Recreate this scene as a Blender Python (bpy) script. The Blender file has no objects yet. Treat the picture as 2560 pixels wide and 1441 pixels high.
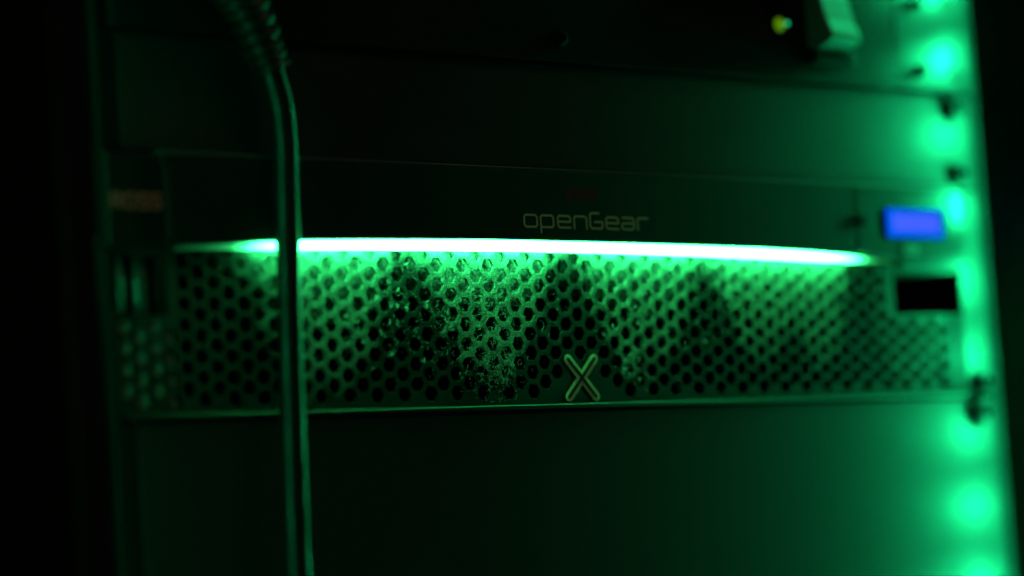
import bpy, bmesh, math, random
from mathutils import Vector, Matrix
random.seed(7)
S = 0.001                       # everything below is written in millimetres

sc = bpy.context.scene
col = sc.collection

# ------------------------------------------------------------------ camera
cam_d = bpy.data.cameras.new("camera")
cam = bpy.data.objects.new("camera", cam_d); col.objects.link(cam)
sc.camera = cam
yaw, pit, rol = math.radians(41.0383), math.radians(5.1442), math.radians(-3.9525)
f = Vector((math.sin(yaw)*math.cos(pit), math.cos(yaw)*math.cos(pit), math.sin(pit)))
r = Vector((math.cos(yaw), -math.sin(yaw), 0)); u = r.cross(f)
r2 = math.cos(rol)*r + math.sin(rol)*u; u2 = -math.sin(rol)*r + math.cos(rol)*u
M = Matrix((r2, u2, -f)).transposed().to_4x4()
M.translation = Vector((-507.878, -784.136, -48.852))*S
cam.matrix_world = M
cam_d.sensor_width = 36.0
cam_d.lens = 36.0*6999.2/2560
cam_d.clip_start = 0.02; cam_d.clip_end = 50
cam_d.dof.use_dof = True
cam_d.dof.focus_distance = 1.036
cam_d.dof.aperture_fstop = 2.9
cam_d.dof.aperture_blades = 0

# ------------------------------------------------------------------ world / exposure
w = bpy.data.worlds.new("World"); sc.world = w; w.use_nodes = True
w.node_tree.nodes["Background"].inputs[0].default_value = (0.6, 0.8, 0.5, 1)
w.node_tree.nodes["Background"].inputs[1].default_value = 0.0008
sc.view_settings.view_transform = 'Standard'
sc.view_settings.look = 'None'
sc.view_settings.exposure = 0
sc.view_settings.gamma = 1
sc.view_settings.use_curve_mapping = False
sc.cycles.use_denoising = True
sc.cycles.max_bounces = 6
sc.cycles.sample_clamp_indirect = 4

# dim warm room light beside the photographer (the only non-green light in the room)
ld = bpy.data.lights.new("room_lamp", 'AREA'); ld.energy = 0.62; ld.size = 0.4; ld.color = (1.0, .93, .55)
lo = bpy.data.objects.new("room_lamp", ld); col.objects.link(lo)
lo.location = (0.30, -0.85, 1.25)
lo.rotation_euler = (Vector((0.2, 0, 0.05)) - lo.location).to_track_quat('-Z', 'Y').to_euler()

LED_G = (0.008, 1.0, 0.31)      # colour of the rack's green lamps

# ------------------------------------------------------------------ materials
def principled(name, base, rough=.5, metal=0., spec=.5, bump=None, rnoise=None, coat=0.):
    m = bpy.data.materials.new(name); m.use_nodes = True
    nt = m.node_tree; b = nt.nodes["Principled BSDF"]
    b.inputs["Base Color"].default_value = (*base, 1)
    b.inputs["Roughness"].default_value = rough
    b.inputs["Metallic"].default_value = metal
    b.inputs["Specular IOR Level"].default_value = spec
    b.inputs["Coat Weight"].default_value = coat
    if bump or rnoise:
        geo = nt.nodes.new("ShaderNodeNewGeometry")
        mp = nt.nodes.new("ShaderNodeMapping"); mp.inputs["Scale"].default_value = (1000, 1000, 1000)
        nt.links.new(geo.outputs["Position"], mp.inputs[0])
        if bump:
            sc_, st, dist = bump[:3]
            if len(bump) > 3:
                mp2 = nt.nodes.new("ShaderNodeMapping"); mp2.inputs["Scale"].default_value = bump[3]
                nt.links.new(mp.outputs[0], mp2.inputs[0]); src = mp2
            else: src = mp
            n = nt.nodes.new("ShaderNodeTexNoise"); n.inputs["Scale"].default_value = sc_; n.inputs["Detail"].default_value = 2
            nt.links.new(src.outputs[0], n.inputs[0])
            bp = nt.nodes.new("ShaderNodeBump"); bp.inputs["Strength"].default_value = st; bp.inputs["Distance"].default_value = dist*S
            nt.links.new(n.outputs[0], bp.inputs["Height"]); nt.links.new(bp.outputs[0], b.inputs["Normal"])
        if rnoise:
            n = nt.nodes.new("ShaderNodeTexNoise"); n.inputs["Scale"].default_value = rnoise[0]; n.inputs["Detail"].default_value = 5
            nt.links.new(mp.outputs[0], n.inputs[0])
            mr = nt.nodes.new("ShaderNodeMapRange"); mr.inputs["To Min"].default_value = rough-rnoise[1]; mr.inputs["To Max"].default_value = rough+rnoise[1]
            nt.links.new(n.outputs[0], mr.inputs[0]); nt.links.new(mr.outputs[0], b.inputs["Roughness"])
    return m

def emissive(name, colr, strength):
    m = bpy.data.materials.new(name); m.use_nodes = True
    nt = m.node_tree; nt.nodes.clear()
    e = nt.nodes.new("ShaderNodeEmission"); o = nt.nodes.new("ShaderNodeOutputMaterial")
    e.inputs[0].default_value = (*colr, 1); e.inputs[1].default_value = strength
    nt.links.new(e.outputs[0], o.inputs[0]); return m

def mth(nt, op, a, b=None, c=None, clamp=False):
    n = nt.nodes.new("ShaderNodeMath"); n.operation = op; n.use_clamp = clamp
    for i, v in enumerate((a, b, c)):
        if v is None: continue
        if isinstance(v, (int, float)): n.inputs[i].default_value = v
        else: nt.links.new(v, n.inputs[i])
    return n.outputs[0]

# dust lies on the grille in tongues below the fans: (centre x, half width at the top, lowest z, amount)
TONGUES = [(86, 38, 4, 1.0), (163, 37, 9, 1.0), (241, 36, 8, .95), (306, 30, 12, .9), (339, 26, 10, .9), (398, 34, -6, .30), (30, 30, -6, .08)]
def dusty(name, base, dustcol, amount, zfade, fine, rough=.5, bumpd=.25, spec=.5):
    m = principled(name, base, rough, spec=spec)
    nt = m.node_tree; b = nt.nodes["Principled BSDF"]
    geo = nt.nodes.new("ShaderNodeNewGeometry")
    mp = nt.nodes.new("ShaderNodeMapping"); mp.inputs["Scale"].default_value = (1000, 1000, 1000)
    nt.links.new(geo.outputs["Position"], mp.inputs[0])
    sx = nt.nodes.new("ShaderNodeSeparateXYZ"); nt.links.new(mp.outputs[0], sx.inputs[0])
    big = nt.nodes.new("ShaderNodeTexNoise"); big.inputs["Scale"].default_value = .11; big.inputs["Detail"].default_value = 3
    nt.links.new(mp.outputs[0], big.inputs[0])
    X = mth(nt, 'ADD', sx.outputs[0], mth(nt, 'MULTIPLY', mth(nt, 'SUBTRACT', big.outputs[0], .5), 26.))
    Z = mth(nt, 'ADD', sx.outputs[2], mth(nt, 'MULTIPLY', mth(nt, 'SUBTRACT', big.outputs[0], .5), 14.))
    tot = None
    for c, w0, zb, am in TONGUES:
        t = mth(nt, 'DIVIDE', mth(nt, 'SUBTRACT', Z, zb), 57.-zb, clamp=True)
        wd = mth(nt, 'ADD', mth(nt, 'MULTIPLY', mth(nt, 'POWER', t, .55), w0), .5)
        d = mth(nt, 'SUBTRACT', 1., mth(nt, 'DIVIDE', mth(nt, 'ABSOLUTE', mth(nt, 'SUBTRACT', X, c)), wd))
        d = mth(nt, 'MULTIPLY', d, 3.0, clamp=True)
        d = mth(nt, 'MULTIPLY', d, mth(nt, 'MULTIPLY', t, 3.0, clamp=True))
        d = mth(nt, 'MULTIPLY', d, am)
        tot = d if tot is None else mth(nt, 'MAXIMUM', tot, d)
    # a strip of dust right below the light bar everywhere the fans pull
    top = mth(nt, 'MULTIPLY', mth(nt, 'SUBTRACT', Z, zfade[0]), 1./(zfade[1]-zfade[0]), clamp=True)
    fn = nt.nodes.new("ShaderNodeTexNoise"); fn.inputs["Scale"].default_value = fine; fn.inputs["Detail"].default_value = 6; fn.inputs["Roughness"].default_value = .75
    nt.links.new(mp.outputs[0], fn.inputs[0])
    fz = nt.nodes.new("ShaderNodeMapRange"); fz.inputs["From Min"].default_value = .36; fz.inputs["From Max"].default_value = .66
    fz.inputs["To Min"].default_value = .12
    nt.links.new(fn.outputs[0], fz.inputs[0])
    md = nt.nodes.new("ShaderNodeTexNoise"); md.inputs["Scale"].default_value = .32; md.inputs["Detail"].default_value = 3
    nt.links.new(mp.outputs[0], md.inputs[0])
    md2 = nt.nodes.new("ShaderNodeMapRange"); md2.inputs["From Min"].default_value = .3; md2.inputs["From Max"].default_value = .62; md2.inputs["To Min"].default_value = .5
    nt.links.new(md.outputs[0], md2.inputs[0])
    k = mth(nt, 'MULTIPLY', mth(nt, 'MULTIPLY', tot, top), md2.outputs[0])
    k = mth(nt, 'ADD', k, mth(nt, 'ADD', mth(nt, 'MULTIPLY', mth(nt, 'DIVIDE', mth(nt, 'SUBTRACT', sx.outputs[2], 22.), 35., clamp=True), .06), .010))
    k = mth(nt, 'MULTIPLY', mth(nt, 'MULTIPLY', k, fz.outputs[0]), amount, clamp=True)
    mx = nt.nodes.new("ShaderNodeMix"); mx.data_type = 'RGBA'
    nt.links.new(k, mx.inputs["Factor"])
    mx.inputs["A"].default_value = (*base, 1); mx.inputs["B"].default_value = (*dustcol, 1)
    nt.links.new(mx.outputs["Result"], b.inputs["Base Color"])
    rr = mth(nt, 'ADD', mth(nt, 'MULTIPLY', k, .5), rough, clamp=True)
    nt.links.new(rr, b.inputs["Roughness"])
    bp = nt.nodes.new("ShaderNodeBump"); bp.inputs["Strength"].default_value = .7; bp.inputs["Distance"].default_value = bumpd*S
    nt.links.new(fn.outputs[0], bp.inputs["Height"]); nt.links.new(bp.outputs[0], b.inputs["Normal"])
    return m

M_powder = principled("black_powder_coat", (.007, .0075, .007), .50, bump=(2.2, .55, .12), rnoise=(.06, .05))
M_blank_hi = principled("black_satin_panel", (.017, .018, .017), .62, bump=(3.0, .12, .05), rnoise=(.02, .05))
M_blank_lo = principled("black_matt_panel", (.014, .0145, .014), .62, bump=(3.0, .15, .05), rnoise=(.02, .04))
M_unit = principled("dark_brushed_metal", (.035, .035, .035), .36, metal=.6, bump=(.8, .35, .05, (.03, 1, 2.2)))
M_alu = principled("ear_metal", (.035, .036, .035), .48, metal=.6, bump=(.8, .3, .05, (.03, 1, 2.2)))
M_ear = principled('ear_paint', (.024, .026, .024), .55)
M_handle = principled("handle_metal", (.20, .21, .20), .42, metal=.0)
M_cap = principled("grey_black_plastic", (.014, .015, .014), .46, bump=(2.0, .2, .06))
M_capdark = principled("black_plastic", (.010, .011, .010), .42, bump=(2.0, .2, .06))
M_black = principled("matt_black", (.006, .006, .006), .7, spec=.25)
M_screw = principled("black_screw", (.004, .004, .004), .5, spec=.15)
M_steel = principled("zinc_screw", (.30, .31, .30), .3, metal=.8)
M_rail = principled("rail_paint", (.005, .006, .005), .5, spec=.255)
M_jacket = principled("cable_jacket", (.013, .014, .013), .36, spec=1., coat=.3, bump=(.5, .15, .2), rnoise=(.1, .05))
M_boot = principled("boot_rubber", (.018, .02, .018), .42)
M_paint = principled("ivory_print", (.85, .76, .52), .6)
M_pink = principled("pale_pink_print", (.95, .09, .08), .6)
M_red = principled("dark_red_mark", (.26, .008, .008), .5, spec=.5)
M_grille = dusty("dusty_grille", (.006, .0065, .006), (.38, .50, .44), 1.0, (-40, -10), 1.5, .5, .3, spec=.10)
M_filter = dusty("dusty_filter", (.002, .002, .002), (.44, .48, .45), 1.5, (30, 56), 1.0, .9, .8, spec=.05)
M_dust = principled("dust_fibre", (.40, .42, .40), .8)

# light bar: the LEDs behind the diffuser stop before its ends, so the glow dies away there
M_bar = bpy.data.materials.new("light_bar_glow"); M_bar.use_nodes = True
nt = M_bar.node_tree; nt.nodes.clear()
geo = nt.nodes.new("ShaderNodeNewGeometry"); sx = nt.nodes.new("ShaderNodeSeparateXYZ"); nt.links.new(geo.outputs["Position"], sx.inputs[0])
cr = nt.nodes.new("ShaderNodeFloatCurve")
x0, x1 = 20., 392.
xx = mth(nt, 'DIVIDE', mth(nt, 'SUBTRACT', mth(nt, 'MULTIPLY', sx.outputs[0], 1000.), x0), x1-x0, clamp=True)
nt.links.new(xx, cr.inputs["Value"])
pts = [(0, .0006), (26, .0010), (34, .0022), (41, .005), (46, .010), (52, .06), (60, .45), (75, 1), (345, 1), (358, .5), (364, .12), (369, .018), (376, .0042), (386, .0022), (392, .0015)]
cv = cr.mapping.curves[0]
P = [((max(a, x0)-x0)/(x1-x0), b) for a, b in pts]
cv.points[0].location = P[0]; cv.points[1].location = P[-1]
for q in P[1:-1]: cv.points.new(*q)
for p_ in cv.points: p_.handle_type = 'VECTOR'
cr.mapping.update()
em = nt.nodes.new("ShaderNodeEmission"); em.inputs[0].default_value = (.032, 1, .22, 1)
nt.links.new(mth(nt, 'MULTIPLY', cr.outputs[0], 64.), em.inputs[1])
ou = nt.nodes.new("ShaderNodeOutputMaterial"); nt.links.new(em.outputs[0], ou.inputs[0])

M_led_r = emissive("green_led", LED_G, 360.)
M_led_l = emissive("green_led_dim", LED_G, 46.)

# ------------------------------------------------------------------ mesh helpers
def link(name, me, mat, parent=None):
    o = bpy.data.objects.new(name, me); col.objects.link(o)
    if mat is not None and not me.materials: me.materials.append(mat)
    if parent is not None: o.parent = parent
    return o
def thing(name, label, cat, loc=(0, 0, 0), group=None):
    o = bpy.data.objects.new(name, None); col.objects.link(o)
    o.empty_display_size = .01
    o.location = Vector(loc)*S; o['label'] = label; o['category'] = cat
    if group: o['group'] = group
    bpy.context.view_layer.update()
    return o
def tag(o, label, cat=None, group=None, kind=None):
    o['label'] = label
    if cat: o['category'] = cat
    if group: o['group'] = group
    if kind: o['kind'] = kind
    return o
def finish(bm, name, mat, parent=None, smooth=False, bevel=0., seg=2):
    off = Vector(parent_loc(parent))
    for v in bm.verts: v.co = v.co*S - off
    bmesh.ops.recalc_face_normals(bm, faces=bm.faces)
    me = bpy.data.meshes.new(name); bm.to_mesh(me); bm.free()
    o = link(name, me, mat, parent)
    if smooth:
        for p in me.polygons: p.use_smooth = True
    if bevel:
        b = o.modifiers.new("bevel", 'BEVEL'); b.width = bevel*S; b.segments = seg; b.limit_method = 'ANGLE'; b.angle_limit = .6
        b.harden_normals = False
    return o
def parent_loc(p):
    v = Vector((0, 0, 0))
    while p is not None: v += p.location; p = p.parent
    return v
def box(bm, x0, x1, y0, y1, z0, z1):
    vs = [bm.verts.new((x, y, z)) for x in (x0, x1) for y in (y0, y1) for z in (z0, z1)]
    for q in ((0, 1, 3, 2), (4, 6, 7, 5), (0, 4, 5, 1), (2, 3, 7, 6), (0, 2, 6, 4), (1, 5, 7, 3)):
        bm.faces.new([vs[i] for i in q])
def prism(bm, pts, y0, y1):
    a = [bm.verts.new((x, y0, z)) for x, z in pts]; b = [bm.verts.new((x, y1, z)) for x, z in pts]
    bm.faces.new(a); bm.faces.new(b[::-1])
    for i in range(len(pts)):
        j = (i+1) % len(pts); bm.faces.new((a[i], b[i], b[j], a[j]))
def disc(bm, x, z, ra, y0, y1, n=24, rb=None, ph=0):
    rb = ra if rb is None else rb
    a = [bm.verts.new((x+ra*math.cos(ph+2*math.pi*i/n), y0, z+ra*math.sin(ph+2*math.pi*i/n))) for i in range(n)]
    b = [bm.verts.new((x+rb*math.cos(ph+2*math.pi*i/n), y1, z+rb*math.sin(ph+2*math.pi*i/n))) for i in range(n)]
    bm.faces.new(a); bm.faces.new(b[::-1])
    for i in range(n):
        j = (i+1) % n; bm.faces.new((a[i], b[i], b[j], a[j]))
def tube(bm, path, radii, n=24, closed=True):
    pts = [Vector(p) for p in path]; rings = []
    for i, p in enumerate(pts):
        t = (pts[min(i+1, len(pts)-1)] - pts[max(i-1, 0)]).normalized()
        a = t.cross(Vector((0, 1, 0))).normalized(); b = a.cross(t).normalized()
        rr = radii[i] if isinstance(radii, (list, tuple)) else radii
        rings.append([bm.verts.new(p + rr*(math.cos(2*math.pi*k/n)*a + math.sin(2*math.pi*k/n)*b)) for k in range(n)])
    for A, B in zip(rings, rings[1:]):
        for k in range(n): bm.faces.new((A[k], A[(k+1) % n], B[(k+1) % n], B[k]))
    if closed: bm.faces.new(rings[0]); bm.faces.new(rings[-1][::-1])
def one(name, mat, parent, fn, **kw):
    bm = bmesh.new(); fn(bm); return finish(bm, name, mat, parent, **kw)
def catmull(P, k=8):
    P = [Vector(p) for p in P]; P = [P[0]*2-P[1]] + P + [P[-1]*2-P[-2]]; out = []
    for i in range(1, len(P)-2):
        a, b, c, d = P[i-1:i+3]
        for j in range(k):
            t = j/k; out.append(.5*((2*b)+(c-a)*t+(2*a-5*b+4*c-d)*t*t+(3*b-a-3*c+d)*t**3))
    out.append(P[-2]); return out

def screw(parent, x, z, y, rw, rh, h, mat=None, name='screw'):
    """pan-head machine screw on a plastic cup washer, head towards -Y"""
    mat = mat or M_screw
    o = one(name, mat, parent, lambda bm: (disc(bm, x, z, rw*.82, y-1.6, y, 28, rw),), smooth=False, bevel=.25)
    def head(bm):
        prof = [(rh, y-1.6), (rh, y-1.6-h*.55), (rh*.86, y-1.6-h*.85), (rh*.55, y-1.6-h), (rh*.5, y-1.6-h), (rh*.42, y-1.6-h*.45)]
        n = 28; rings = [[bm.verts.new((x+q*math.cos(2*math.pi*i/n), yy, z+q*math.sin(2*math.pi*i/n))) for i in range(n)] for q, yy in prof]
        for A, B in zip(rings, rings[1:]):
            for k in range(n): bm.faces.new((A[k], A[(k+1) % n], B[(k+1) % n], B[k]))
        bm.faces.new(rings[0]); bm.faces.new(rings[-1][::-1])
    one('screw_head', mat, o, head, smooth=False)
    return o

# ------------------------------------------------------------------ rack posts and their LED strips
ZT, ZB = 260, -190
post_r = one('rack_post', M_black, None, lambda bm: box(bm, 433., 500, -75, -16.5, ZB, ZT), bevel=.8)
tag(post_r, "black upright post in shadow along the right edge of the glowing panels", "rack post", "upright posts of the rack")
post_l = one('rack_post', M_black, None, lambda bm: box(bm, -125, -55, -60, -43, ZB, ZT), bevel=.8)
tag(post_l, "black upright post along the left edge beside the dimly lit rail", "rack post", "upright posts of the rack")
rail = thing('rack_rail', "narrow dim green vertical rail at the left end of the panels", "rail", (0, 0, ZB))
one('rail_face', M_rail, rail, lambda bm: box(bm, -3.6, .5, -1.0, 4, ZB, ZT), bevel=.8, seg=3)
rail2 = thing('rack_rail', "black rail behind the bolted ears at the right end of the panels", "rail", (450, 3, ZB))
one('rail_face', M_black, rail2, lambda bm: box(bm, 446.5, 470, 1, 5, ZB, ZT), bevel=.6)

def led_strip(x, y, mat, label, pitch=32.6, w=4.6):
    t = thing('led_strip', label, "LED strip", (x, y, ZB), "LED strips behind the posts")
    one('backing', M_black, t, lambda bm: box(bm, x-5, x+5, y-.4, y, ZB, ZT))
    z = 17.5 - 6*pitch
    first = None
    while z < ZT-6:
        zz = z
        one('led', mat, t, lambda bm: box(bm, x-w/2, x+w/2, y, y+1.4, zz-6.5, zz+6.5))
        z += pitch
    return t
led_strip(440, -16.0, M_led_r, "strip of bright green lamps hidden behind the right post")
led_strip(-70., -42.5, M_led_l, "strip of faint green lamps hidden behind the left post")

# ------------------------------------------------------------------ top unit
tu = thing('rack_unit', "dark unlit rack unit at the top with a pull handle and a yellow lamp", "rack unit", (220, 0, 131.5))
one('front_panel', M_unit, tu, lambda bm: box(bm, 3.4, 399, -3, 3, 131.6, 219), bevel=.4)
one('ear', M_alu, tu, lambda bm: box(bm, 399.2, 446, -3.2, 2, 131.9, 219), bevel=.5)
for (x, z) in ((412.3, 169.1), (412.6, 140.2)):
    screw(tu, x, z, -3.2, 2.6, 2.2, 1.6)
def slot(x, z):
    def fn(bm):
        pts = [(x-1.5+3.0*math.cos(a), z+3.0*math.sin(a)) for a in [math.pi/2+i*math.pi/10 for i in range(11)]] + \
              [(x+1.5+3.0*math.cos(a), z+3.0*math.sin(a)) for a in [-math.pi/2+i*math.pi/10 for i in range(11)]]
        prism(bm, pts, -3.35, -2.6)
    return fn
one('bolt_slot', M_black, tu, slot(434.5, 170.7)); one('bolt_slot', M_black, tu, slot(436, 139.8))
# pull handle: flat bar standing 26 mm off the panel, sloping back to a foot
def handle(bm):
    prof = [(-3.1, 219), (-9, 219), (-9.5, 190), (-11.5, 168), (-15, 156), (-18, 149.5), (-17.6, 147.3), (-14, 145.8), (-10.5, 144.8), (-3.1, 144.6)]
    x0, x1 = 342.5, 364.0
    a = [bm.verts.new((x0, y, z)) for y, z in prof]; b = [bm.verts.new((x1, (y if y > -4 else y+3.2), z)) for y, z in prof]
    bm.faces.new(a); bm.faces.new(b[::-1])
    for i in range(len(prof)):
        j = (i+1) % len(prof); bm.faces.new((a[i], b[i], b[j], a[j]))
h_ = one('handle', M_handle, tu, handle, bevel=1.2, seg=3)
one('handle_foot', M_unit, h_, lambda bm: box(bm, 342.0, 366.5, -9, -3.2, 138.6, 144.2), bevel=.8)
# indicator lamp and its glint
def dome(x, z, y, rr, mat, parent, name):
    bm = bmesh.new(); bmesh.ops.create_uvsphere(bm, u_segments=24, v_segments=12, radius=rr)
    for v in bm.verts: v.co.y *= .9; v.co += Vector((x, y, z))
    return finish(bm, name, mat, parent, smooth=True)
M_amber = principled("amber_lamp", (.02, .05, .01), .18, coat=1.)
b_ = M_amber.node_tree.nodes["Principled BSDF"]; b_.inputs["Emission Color"].default_value = (.15, .42, 0, 1); b_.inputs["Emission Strength"].default_value = .55
il = dome(326.2, 154.2, -3.6, 2.9, M_amber, tu, 'lamp_and_glint'); il['label'] = "small round yellow-green lamp"
one('lamp_ring', M_black, il, lambda bm: disc(bm, 326.2, 154.2, 3.5, -4.1, -3, 28))
glint = dome(331.6, 155.2, -3.4, .9, emissive('green_glint_glow', LED_G, .9), tu, 'lamp_and_glint'); glint['label'] = 'tiny green glint on the lamp, added as a glowing dot'  # glint on the lamp, added as a small glowing dome
screw(tu, 204.5, 140.6, -3, 3.3, 2.7, 1.0)
screw(tu, 10.5, 154.5, -3.0, 4.2, 3.6, 3.0, M_steel)

# ------------------------------------------------------------------ blank panels
bp1 = thing('blank_panel', "one-unit blank panel between the top unit and the grille, glowing green at its right end", "blank panel", (220, 0, 90), "blank panels of the rack")
one('panel', M_blank_hi, bp1, lambda bm: box(bm, 5.9, 446.3, 0, 2.5, 90.6, 131.1), bevel=.5)
one('ear', M_rail, bp1, lambda bm: box(bm, .8, 5.7, -.3, 2.5, 90.6, 131.1), bevel=.4)
screw(bp1, 433.0, 124.6, 0, 6.0, 4.6, 4.4); screw(bp1, 433.0, 95.8, 0, 5.4, 4.4, 4.2)
bp2 = thing('blank_panel', "tall blank panel below the grille with a row of green glow spots at right", "blank panel", (220, 0, -90), "blank panels of the rack")
one('panel', M_blank_lo, bp2, lambda bm: box(bm, 5.9, 446.3, 0, 2.5, -134, -1.6), bevel=.5)
one('ear', M_rail, bp2, lambda bm: box(bm, .8, 5.7, -.3, 2.5, -134, -1.6), bevel=.4)
screw(bp2, 434.6, -8.4, 0, 6.2, 4.6, 5.0)

# ------------------------------------------------------------------ equipment frame with perforated door
fr = thing('equipment_frame', "two-unit equipment frame with honeycomb grille and a curved green light bar across it", "equipment frame", (220, 0, 0))
# perforated plate, filled from outline curves
DX, PZ, X0, Z0 = 6.17, 7.23, 145.05, 5.85
HF = 2.72/math.cos(math.pi/6)          # hexagon corner radius
holes = []
for i in range(-24, 46):
    cx = X0 + i*DX
    for j in range(0, 8):
        cz = Z0 + (j + (.5 if i % 2 else 0))*PZ
        if cz > 56.6 or cx < -2 or cx > 418.5: continue
        if i in (8, 12) and cz < 9: continue            # the emblem stands on a solid patch
        if i in (9, 11) and cz < 20: continue
        if i == 10 and cz < 18: continue
        if 384.5 < cx < 434 and cz > 34.0: continue     # pocket at right
        if cx < 24.5 and cz > 31.5: continue            # pocket at left
        holes.append((cx, cz))
cu = bpy.data.curves.new("grille_outline", 'CURVE'); cu.dimensions = '2D'; cu.fill_mode = 'BOTH'
def spl(pts):
    s = cu.splines.new('POLY'); s.points.add(len(pts)-1)
    for p, q in zip(s.points, pts): p.co = (q[0], q[1], 0, 1)
    s.use_cyclic_u = True
spl([(-4, .9), (446.3, .9), (446.3, 88.9), (-4, 88.9)])
for cx, cz in holes:
    spl([(cx+HF*math.cos(a), cz+HF*math.sin(a)) for a in [k*math.pi/3 for k in range(6)]])
spl([(388.0, 35.0), (431.2, 35.0), (431.2, 53), (388.0, 53)])
spl([(1.2, 34.5), (21.2, 34.5), (21.2, 54.6), (1.2, 54.6)])
cu.extrude = .5; cu.bevel_depth = .17; cu.bevel_resolution = 0
tmp = bpy.data.objects.new("tmp", cu); col.objects.link(tmp)
bpy.context.view_layer.update()
me = bpy.data.meshes.new_from_object(tmp.evaluated_get(bpy.context.evaluated_depsgraph_get()))
bpy.data.objects.remove(tmp); bpy.data.curves.remove(cu)
off = parent_loc(fr)
for v in me.vertices:
    x, z, y = v.co; v.co = Vector((x, -y+.67, z))*S - off
me.flip_normals()
for p in me.polygons: p.use_smooth = False
grille = link('grille', me, M_grille, fr)
one('ear', M_ear, fr, lambda bm: box(bm, 431.5, 446.3, -.25, -.02, .9, 88.9), bevel=.08)
one('dust_filter', M_filter, fr, lambda bm: box(bm, -4, 386, 2.9, 4.2, .5, 62))
one('lit_hole_patch', principled('lit_hole_grey', (.24, .30, .26), .9), fr, lambda bm: box(bm, -3.5, 23, 1.5, 2.6, 2.2, 33.0))  # pale sheet put behind these holes so they look lit from inside
# pockets
def pocket(x0, x1, z0, z1, name, dd=75):
    def fn(bm):
        d = dd
        box(bm, x0-1.4, x1+1.4, d, d+1.2, z0-1.4, z1+1.4)
        box(bm, x0-1.4, x0-.2, 1.4, d, z0-1.4, z1+1.4); box(bm, x1+.2, x1+1.4, 1.4, d, z0-1.4, z1+1.4)
        box(bm, x0-.19, x1+.19, 1.4, d, z0-1.4, z0-.2); box(bm, x0-.19, x1+.19, 1.4, d, z1+.2, z1+1.4)
    return one(name, M_black, fr, fn)
pocket(388.0, 431.2, 35.0, 53.0, 'latch_pocket')
pl = pocket(1.2, 21.2, 34.5, 54.6, 'latch_pocket', 9)
M_barrel = principled("barrel_metal", (.14, .15, .14), .3, metal=.5)
one('latch_barrel', M_barrel, pl, lambda bm: tube(bm, [(12.2, 4, 35), (12.2, 4, 54.2)], 3.4), smooth=True)
one('latch_barrel', M_barrel, pl, lambda bm: tube(bm, [(2.5, 0.2, 35.5), (2.5, .2, 53.8)], 1.2), smooth=True)

# light bar
BAR = [(24.5, 58.26, 55.81), (34, 58.9, 55.95), (47.6, 59.76, 56.1), (57.8, 60.36, 56.26), (76.7, 60.99, 56.69), (101.4, 61.59, 57.22), (128.8, 62.02, 57.57),
       (157.3, 62.33, 57.9), (182.7, 62.44, 58.05), (217.3, 62.5, 57.95), (245, 62.45, 57.75), (273.2, 62.3, 57.35), (304.8, 62.03, 56.7), (328.2, 61.5, 56.2), (352.1, 60.6, 55.75), (366.2, 59.75, 55.65), (386.3, 57.6, 55.64)]
def blur_trim(x):      # the diffuser narrows towards its ends
    return .25 + .8*abs(x-165)/165*1.45
BAR = [(x, t-min(blur_trim(x), (t-b)*.33), b+min(blur_trim(x)*.9, (t-b)*.30)) for x, t, b in BAR]
def bar(bm):
    rings = []
    for x, t, b in BAR:
        m, h = (t+b)/2, (t-b)/2
        rings.append([bm.verts.new((x, y, z)) for y, z in ((-.2, b), (-2.6, b), (-3.7, m-h*.6), (-4.1, m), (-4.1, m+h*.5), (-4.0, t), (-.2, t))])
    for A, B in zip(rings, rings[1:]):
        for k in range(7): bm.faces.new((A[k], A[(k+1) % 7], B[(k+1) % 7], B[k]))
    bm.faces.new(rings[0]); bm.faces.new(rings[-1][::-1])
lb = one('light_bar', M_bar, fr, bar); lb['label'] = "curved green-white glowing light bar"
# bezel above it, its lower edge follows the bar
XB = 361.
def barz(x):
    for a, b in zip(BAR, BAR[1:]):
        if a[0] <= x <= b[0]: return a[1] + (b[1]-a[1])*(x-a[0])/(b[0]-a[0])
    return 57.9
def bez(bm):
    xs = [18.4] + [a[0] for a in BAR if a[0] < XB-2] + [XB]
    lowp = [(x, (barz(x) if x > 24.5 else 57.9)+.12) for x in xs]
    prism(bm, lowp + [(XB, 88.7), (18.4, 88.7)], -6, -.1)
one('bezel', M_powder, fr, bez, bevel=.45, seg=3)
one('lit_seam_edge', principled('lit_seam_paint', (.03, .033, .03), .45), fr, lambda bm: box(bm, 18.0, 20.2, -6.45, -6.02, 60.5, 83.5), bevel=.15)  # added strip, painted paler to show light on the cap's seam edge
cl = one('end_cap', M_capdark, fr, lambda bm: box(bm, -5, 17.9, -6.2, -.1, 56.6, 88.5), bevel=.6, seg=3)
def capr(bm):
    prism(bm, [(361.3, 60.4), (370, 59.3), (386.6, 57.75), (388.5, 55.0), (429, 54.2), (429, 88.5), (361.3, 88.6)], -6.15, -.1)
cr_ = one('end_cap', M_cap, fr, capr, bevel=.6, seg=3); cr_['label'] = "grey right end cap carrying the blue display"
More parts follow.
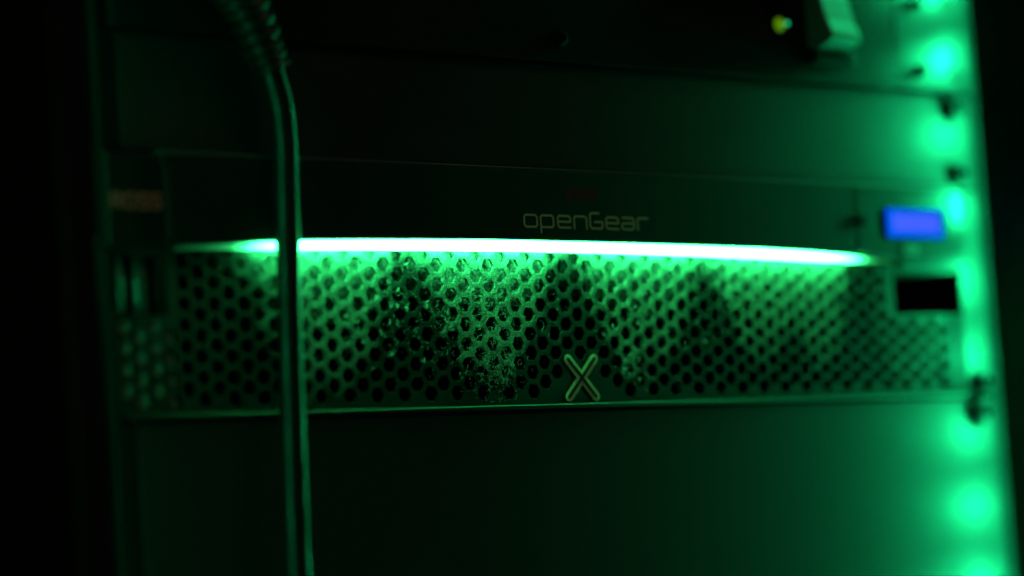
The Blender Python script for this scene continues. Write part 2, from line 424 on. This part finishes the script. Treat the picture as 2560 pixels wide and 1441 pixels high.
# display
M_scr_in = emissive("display_blue", (.055, .12, .98), 1.05); M_scr_out = emissive("display_edge_blue", (0, .11, .90), 1.0)
dp = one('display', M_black, fr, lambda bm: box(bm, 378.8, 418.8, -6.6, -6.0, 66.5, 79.4), bevel=.2)
one('display_edge', M_scr_out, dp, lambda bm: box(bm, 379.4, 415.3, -6.75, -6.61, 66.9, 79.1))
one('screen', M_scr_in, dp, lambda bm: box(bm, 383.6, 412.0, -6.9, -6.76, 69.8, 76.4))
one('button', M_screw, fr, lambda bm: (disc(bm, 364.4, 73.4, 2.6, -7.4, -6.0, 24), ), bevel=.3)
one('status_window', M_handle, fr, lambda bm: box(bm, 388.5, 398.5, -6.7, -6.1, 59.2, 64.0), bevel=.3)
one('lit_top_edge', principled('lit_edge_paint', (.16, .17, .16), .6), fr, lambda bm: box(bm, 18.4, 428, -5.2, 1.2, 88.85, 89.75), bevel=.35, seg=3)  # pale strip added to draw the light caught along the bezel's top edge
# lower lip of the door
def lip(bm):
    box(bm, 3.4, 430, -1.6, 1.2, -.6, .95)
one('lower_lip', M_cap, fr, lip, bevel=.5, seg=3)
screw(fr, 437.0, 5.4, 0, 5.4, 4.4, 5.8, name='thumbscrew')

# lettering drawn with a round-ended pen
def stroke(bm, path, hw, y0, y1, closed=False, n=10):
    pts = [Vector((a, b)) for a, b in path]
    segs = list(zip(pts, pts[1:])) + ([(pts[-1], pts[0])] if closed else [])
    for k, (a, b) in enumerate(segs):
        d = (b-a).normalized(); e = Vector((-d.y, d.x))
        out = []
        a0 = math.atan2(e.y, e.x)
        for i in range(n+1): t = a0 + math.pi*i/n; out.append((a.x+hw*math.cos(t), a.y+hw*math.sin(t)))
        for i in range(n+1): t = a0 + math.pi + math.pi*i/n; out.append((b.x+hw*math.cos(t), b.y+hw*math.sin(t)))
        prism(bm, out, y0 - .0025*k, y1)
def letters(bm, y):
    Zb, h = 67.15, 4.45
    w_ = 6.35; c = .9
    def T(x, P): return [(x+a*w_, Zb+b*h) for a, b in P]
    q = .12; e = .17
    rect = [(q, 0), (1-q, 0), (1, e), (1, 1-e), (1-q, 1), (q, 1), (0, 1-e), (0, e)]
    stroke(bm, T(177.8, rect), .41, y, y+.1, True)
    stroke(bm, T(186.0, [(0, -.45), (0, 1-e), (q, 1), (1-q, 1), (1, 1-e), (1, e), (1-q, 0), (.02, 0)]), .41, y, y+.1)
    E = [(1.0, 0), (q, 0), (0, e), (0, 1-e), (q, 1), (1-q, 1), (1, 1-e), (1, .5), (.04, .5)]
    stroke(bm, T(194.6, E), .41, y, y+.1)
    stroke(bm, T(202.9, [(0, -.05), (0, 1-e), (q, 1), (1-q, 1), (1, 1-e), (1, -.05)]), .41, y, y+.1)
    stroke(bm, T(211.1, [(.74, 1.32), (q, 1.32), (0, 1.15), (0, e), (q, 0), (1-q, 0), (1, e), (1, .56), (.38, .56)]), .41, y, y+.1)
    stroke(bm, T(219.4, E), .41, y, y+.1)
    stroke(bm, T(227.6, [(.05, 1), (1-q, 1), (1, 1-e), (1, e), (1-q, 0), (q, 0), (0, e), (0, .36), (q, .52), (1, .52)]), .41, y, y+.1)
    stroke(bm, T(235.9, [(0, -.05), (0, 1-e), (q, 1), (.85, 1)]), .41, y, y+.1)
tx = one('lettering', M_paint, fr, lambda bm: letters(bm, -6.012))
def ross(bm):
    Zb, h, w_ = 69.9, 4.5, 3.6; y = -6.215
    def T(x, P): return [(x+a*w_, Zb+b*h) for a, b in P]
    stroke(bm, T(-2.9, [(0, 0), (0, 1), (.8, 1), (1, .8), (1, .6), (.8, .45), (0, .45)]), .62, y, y+.15)
    stroke(bm, T(-2.9, [(.5, .42), (1, 0)]), .62, y-.03, y+.15)
    stroke(bm, T(2.4, [(.2, 0), (.8, 0), (1, .25), (1, .75), (.8, 1), (.2, 1), (0, .75), (0, .25)]), .62, y, y+.15, True)
    for x in (7.6, 12.6):
        stroke(bm, T(x, [(0, 0), (.8, 0), (1, .2), (1, .4), (.8, .5), (.2, .55), (0, .7), (0, .85), (.2, 1), (1, 1)]), .62, y, y+.15)
one('lettering', M_pink, cl, ross)
# faint dark red mark above the lettering
def redmark(bm):
    y = -6.012
    for k in range(9):
        x = 199.5 + k*1.9
        stroke(bm, [(x, 77.8+.3*(k % 3)), (x+1.5, 81.6+.4*(k % 2))], .55, y-.0015*k, y+.12)
one('red_mark', M_red, fr, redmark)
# outlined X emblem on the solid patch of the grille
def cross(bm, hw, ext, y):
    for k, (a, b) in enumerate((((200.1, 17.9), (213.3, 3.5)), ((213.5, 17.9), (199.5, 3.5)))):
        stroke(bm, [a, b], hw, y-.03*k, .02, n=4)
em_ = one('emblem', M_paint, fr, lambda bm: cross(bm, 1.85, 0, -.12)); em_['label'] = "pale outlined X emblem"
one('emblem_slot', M_capdark, em_, lambda bm: cross(bm, .64, 0, -.20))

# ------------------------------------------------------------------ cable
cb = thing('power_cable', "thick black cable hanging in front of the grille from a ribbed boot", "cable", (60, -18, ZB))
path = [(56.6, -12, 131), (59.6, -12, 122.5), (62.2, -12, 114.3), (63.9, -12.5, 105.7), (64.2, -13, 96), (63.4, -14, 86.8), (61.9, -15, 72), (60.7, -16, 58.8), (59.0, -17, 38), (57.4, -18, 17.4), (54.6, -20, -15.3), (51.9, -22, -55.8), (49.5, -25, -90), (47, -28, -140)]
one('jacket', M_jacket, cb, lambda bm: tube(bm, catmull(path, 8), 4.3, 32), smooth=True)
def boot(bm):
    ax = catmull([(62.0, -12, 118.5), (59, -12, 125), (54.5, -13, 133.5), (48.5, -14, 142), (41, -16, 149), (30, -18, 155)], 10)
    n = len(ax); P_, R_ = [], []
    for i, p in enumerate(ax):
        base = 6.3 + 4.2*i/n
        ring = (i % 5) in (0, 1, 2)
        P_.append(p); R_.append(base*(1.0 if ring else .80))
    tube(bm, P_, R_, 32)
one('strain_relief', M_boot, cb, boot, smooth=True, bevel=0)
one('plug', M_black, cb, lambda bm: tube(bm, [(31, -18, 154.5), (20, -19, 160), (4, -20, 168)], [11.5, 13, 13], 32), smooth=True, bevel=0)

# ------------------------------------------------------------------ dust fibres caught on the grille
def fibres(bm):
    def tube3(pts, rr):
        rings = []
        for i, p in enumerate(pts):
            rings.append([bm.verts.new(p + rr*Vector((math.cos(a), .6*math.sin(a)-.0, math.sin(a)))) for a in (0, 2.1, 4.2)])
        for A, B in zip(rings, rings[1:]):
            for k in range(3): bm.faces.new((A[k], A[(k+1) % 3], B[(k+1) % 3], B[k]))
    cl_ = [(163, 22, 12, 15, 430), (163, 45, 22, 9, 330), (165, 12, 7, 6, 90), (118, 35, 14, 14, 60), (86, 35, 20, 16, 160), (240, 34, 20, 16, 170), (232, 15, 6, 5, 60), (300, 40, 30, 12, 100), (150, 30, 30, 18, 170)]
    for cx, cz, sx_, sz_, n in cl_:
        for _ in range(n):
            x = random.gauss(cx, sx_*.6); z = random.gauss(cz, sz_*.6)
            if z < 2 or z > 56: continue
            p = Vector((x, -.15-random.random()*.5, z)); a = random.uniform(0, 6.28); pts = [p.copy()]
            L = random.choice((.35, .5, .8)); bend = random.uniform(-.8, .8)
            for k in range(random.randint(3, 6)):
                a += bend + random.uniform(-.5, .5)
                p = p + Vector((math.cos(a)*L*.6, random.uniform(-.12, .10), math.sin(a)*L*.6)); p.y = min(max(p.y, -1.2), -.1); pts.append(p.copy())
            tube3(pts, random.uniform(.025, .055))
    # a few long stray hairs
    for x, z, a0, b in ((171.5, 37.5, .6, .28), (170.0, 13.5, 1.9, -.25), (187.5, 29, .2, .3), (150, 20, 2.2, .3), (236, 16, .5, .4), (158, 27, 2.9, .2)):
        p = Vector((x, -.5, z)); a = a0; pts = [p.copy()]
        for k in range(9): a += b; p = p + Vector((math.cos(a)*.55, random.uniform(-.1, .1), math.sin(a)*.55)); pts.append(p.copy())
        tube3(pts, .06)
    # lint clumps
    for _ in range(90):
        cx, cz, sx_, sz_, n = random.choice(cl_)
        x = random.gauss(cx, sx_*.6); z = random.gauss(cz, sz_*.6)
        if z < 4 or z > 55: continue
        for k in range(14):
            p = Vector((x+random.gauss(0, .5), -.2-abs(random.gauss(0, .3)), z+random.gauss(0, .5))); pts = [p.copy()]
            for q in range(3): p = p + Vector((random.gauss(0, .3), random.gauss(0, .08), random.gauss(0, .3))); pts.append(p.copy())
            tube3(pts, .04)
du = one('dust', M_dust, None, fibres)
tag(du, "pale lint and dust fibres caught in tangles on the honeycomb grille", "dust", kind='stuff')
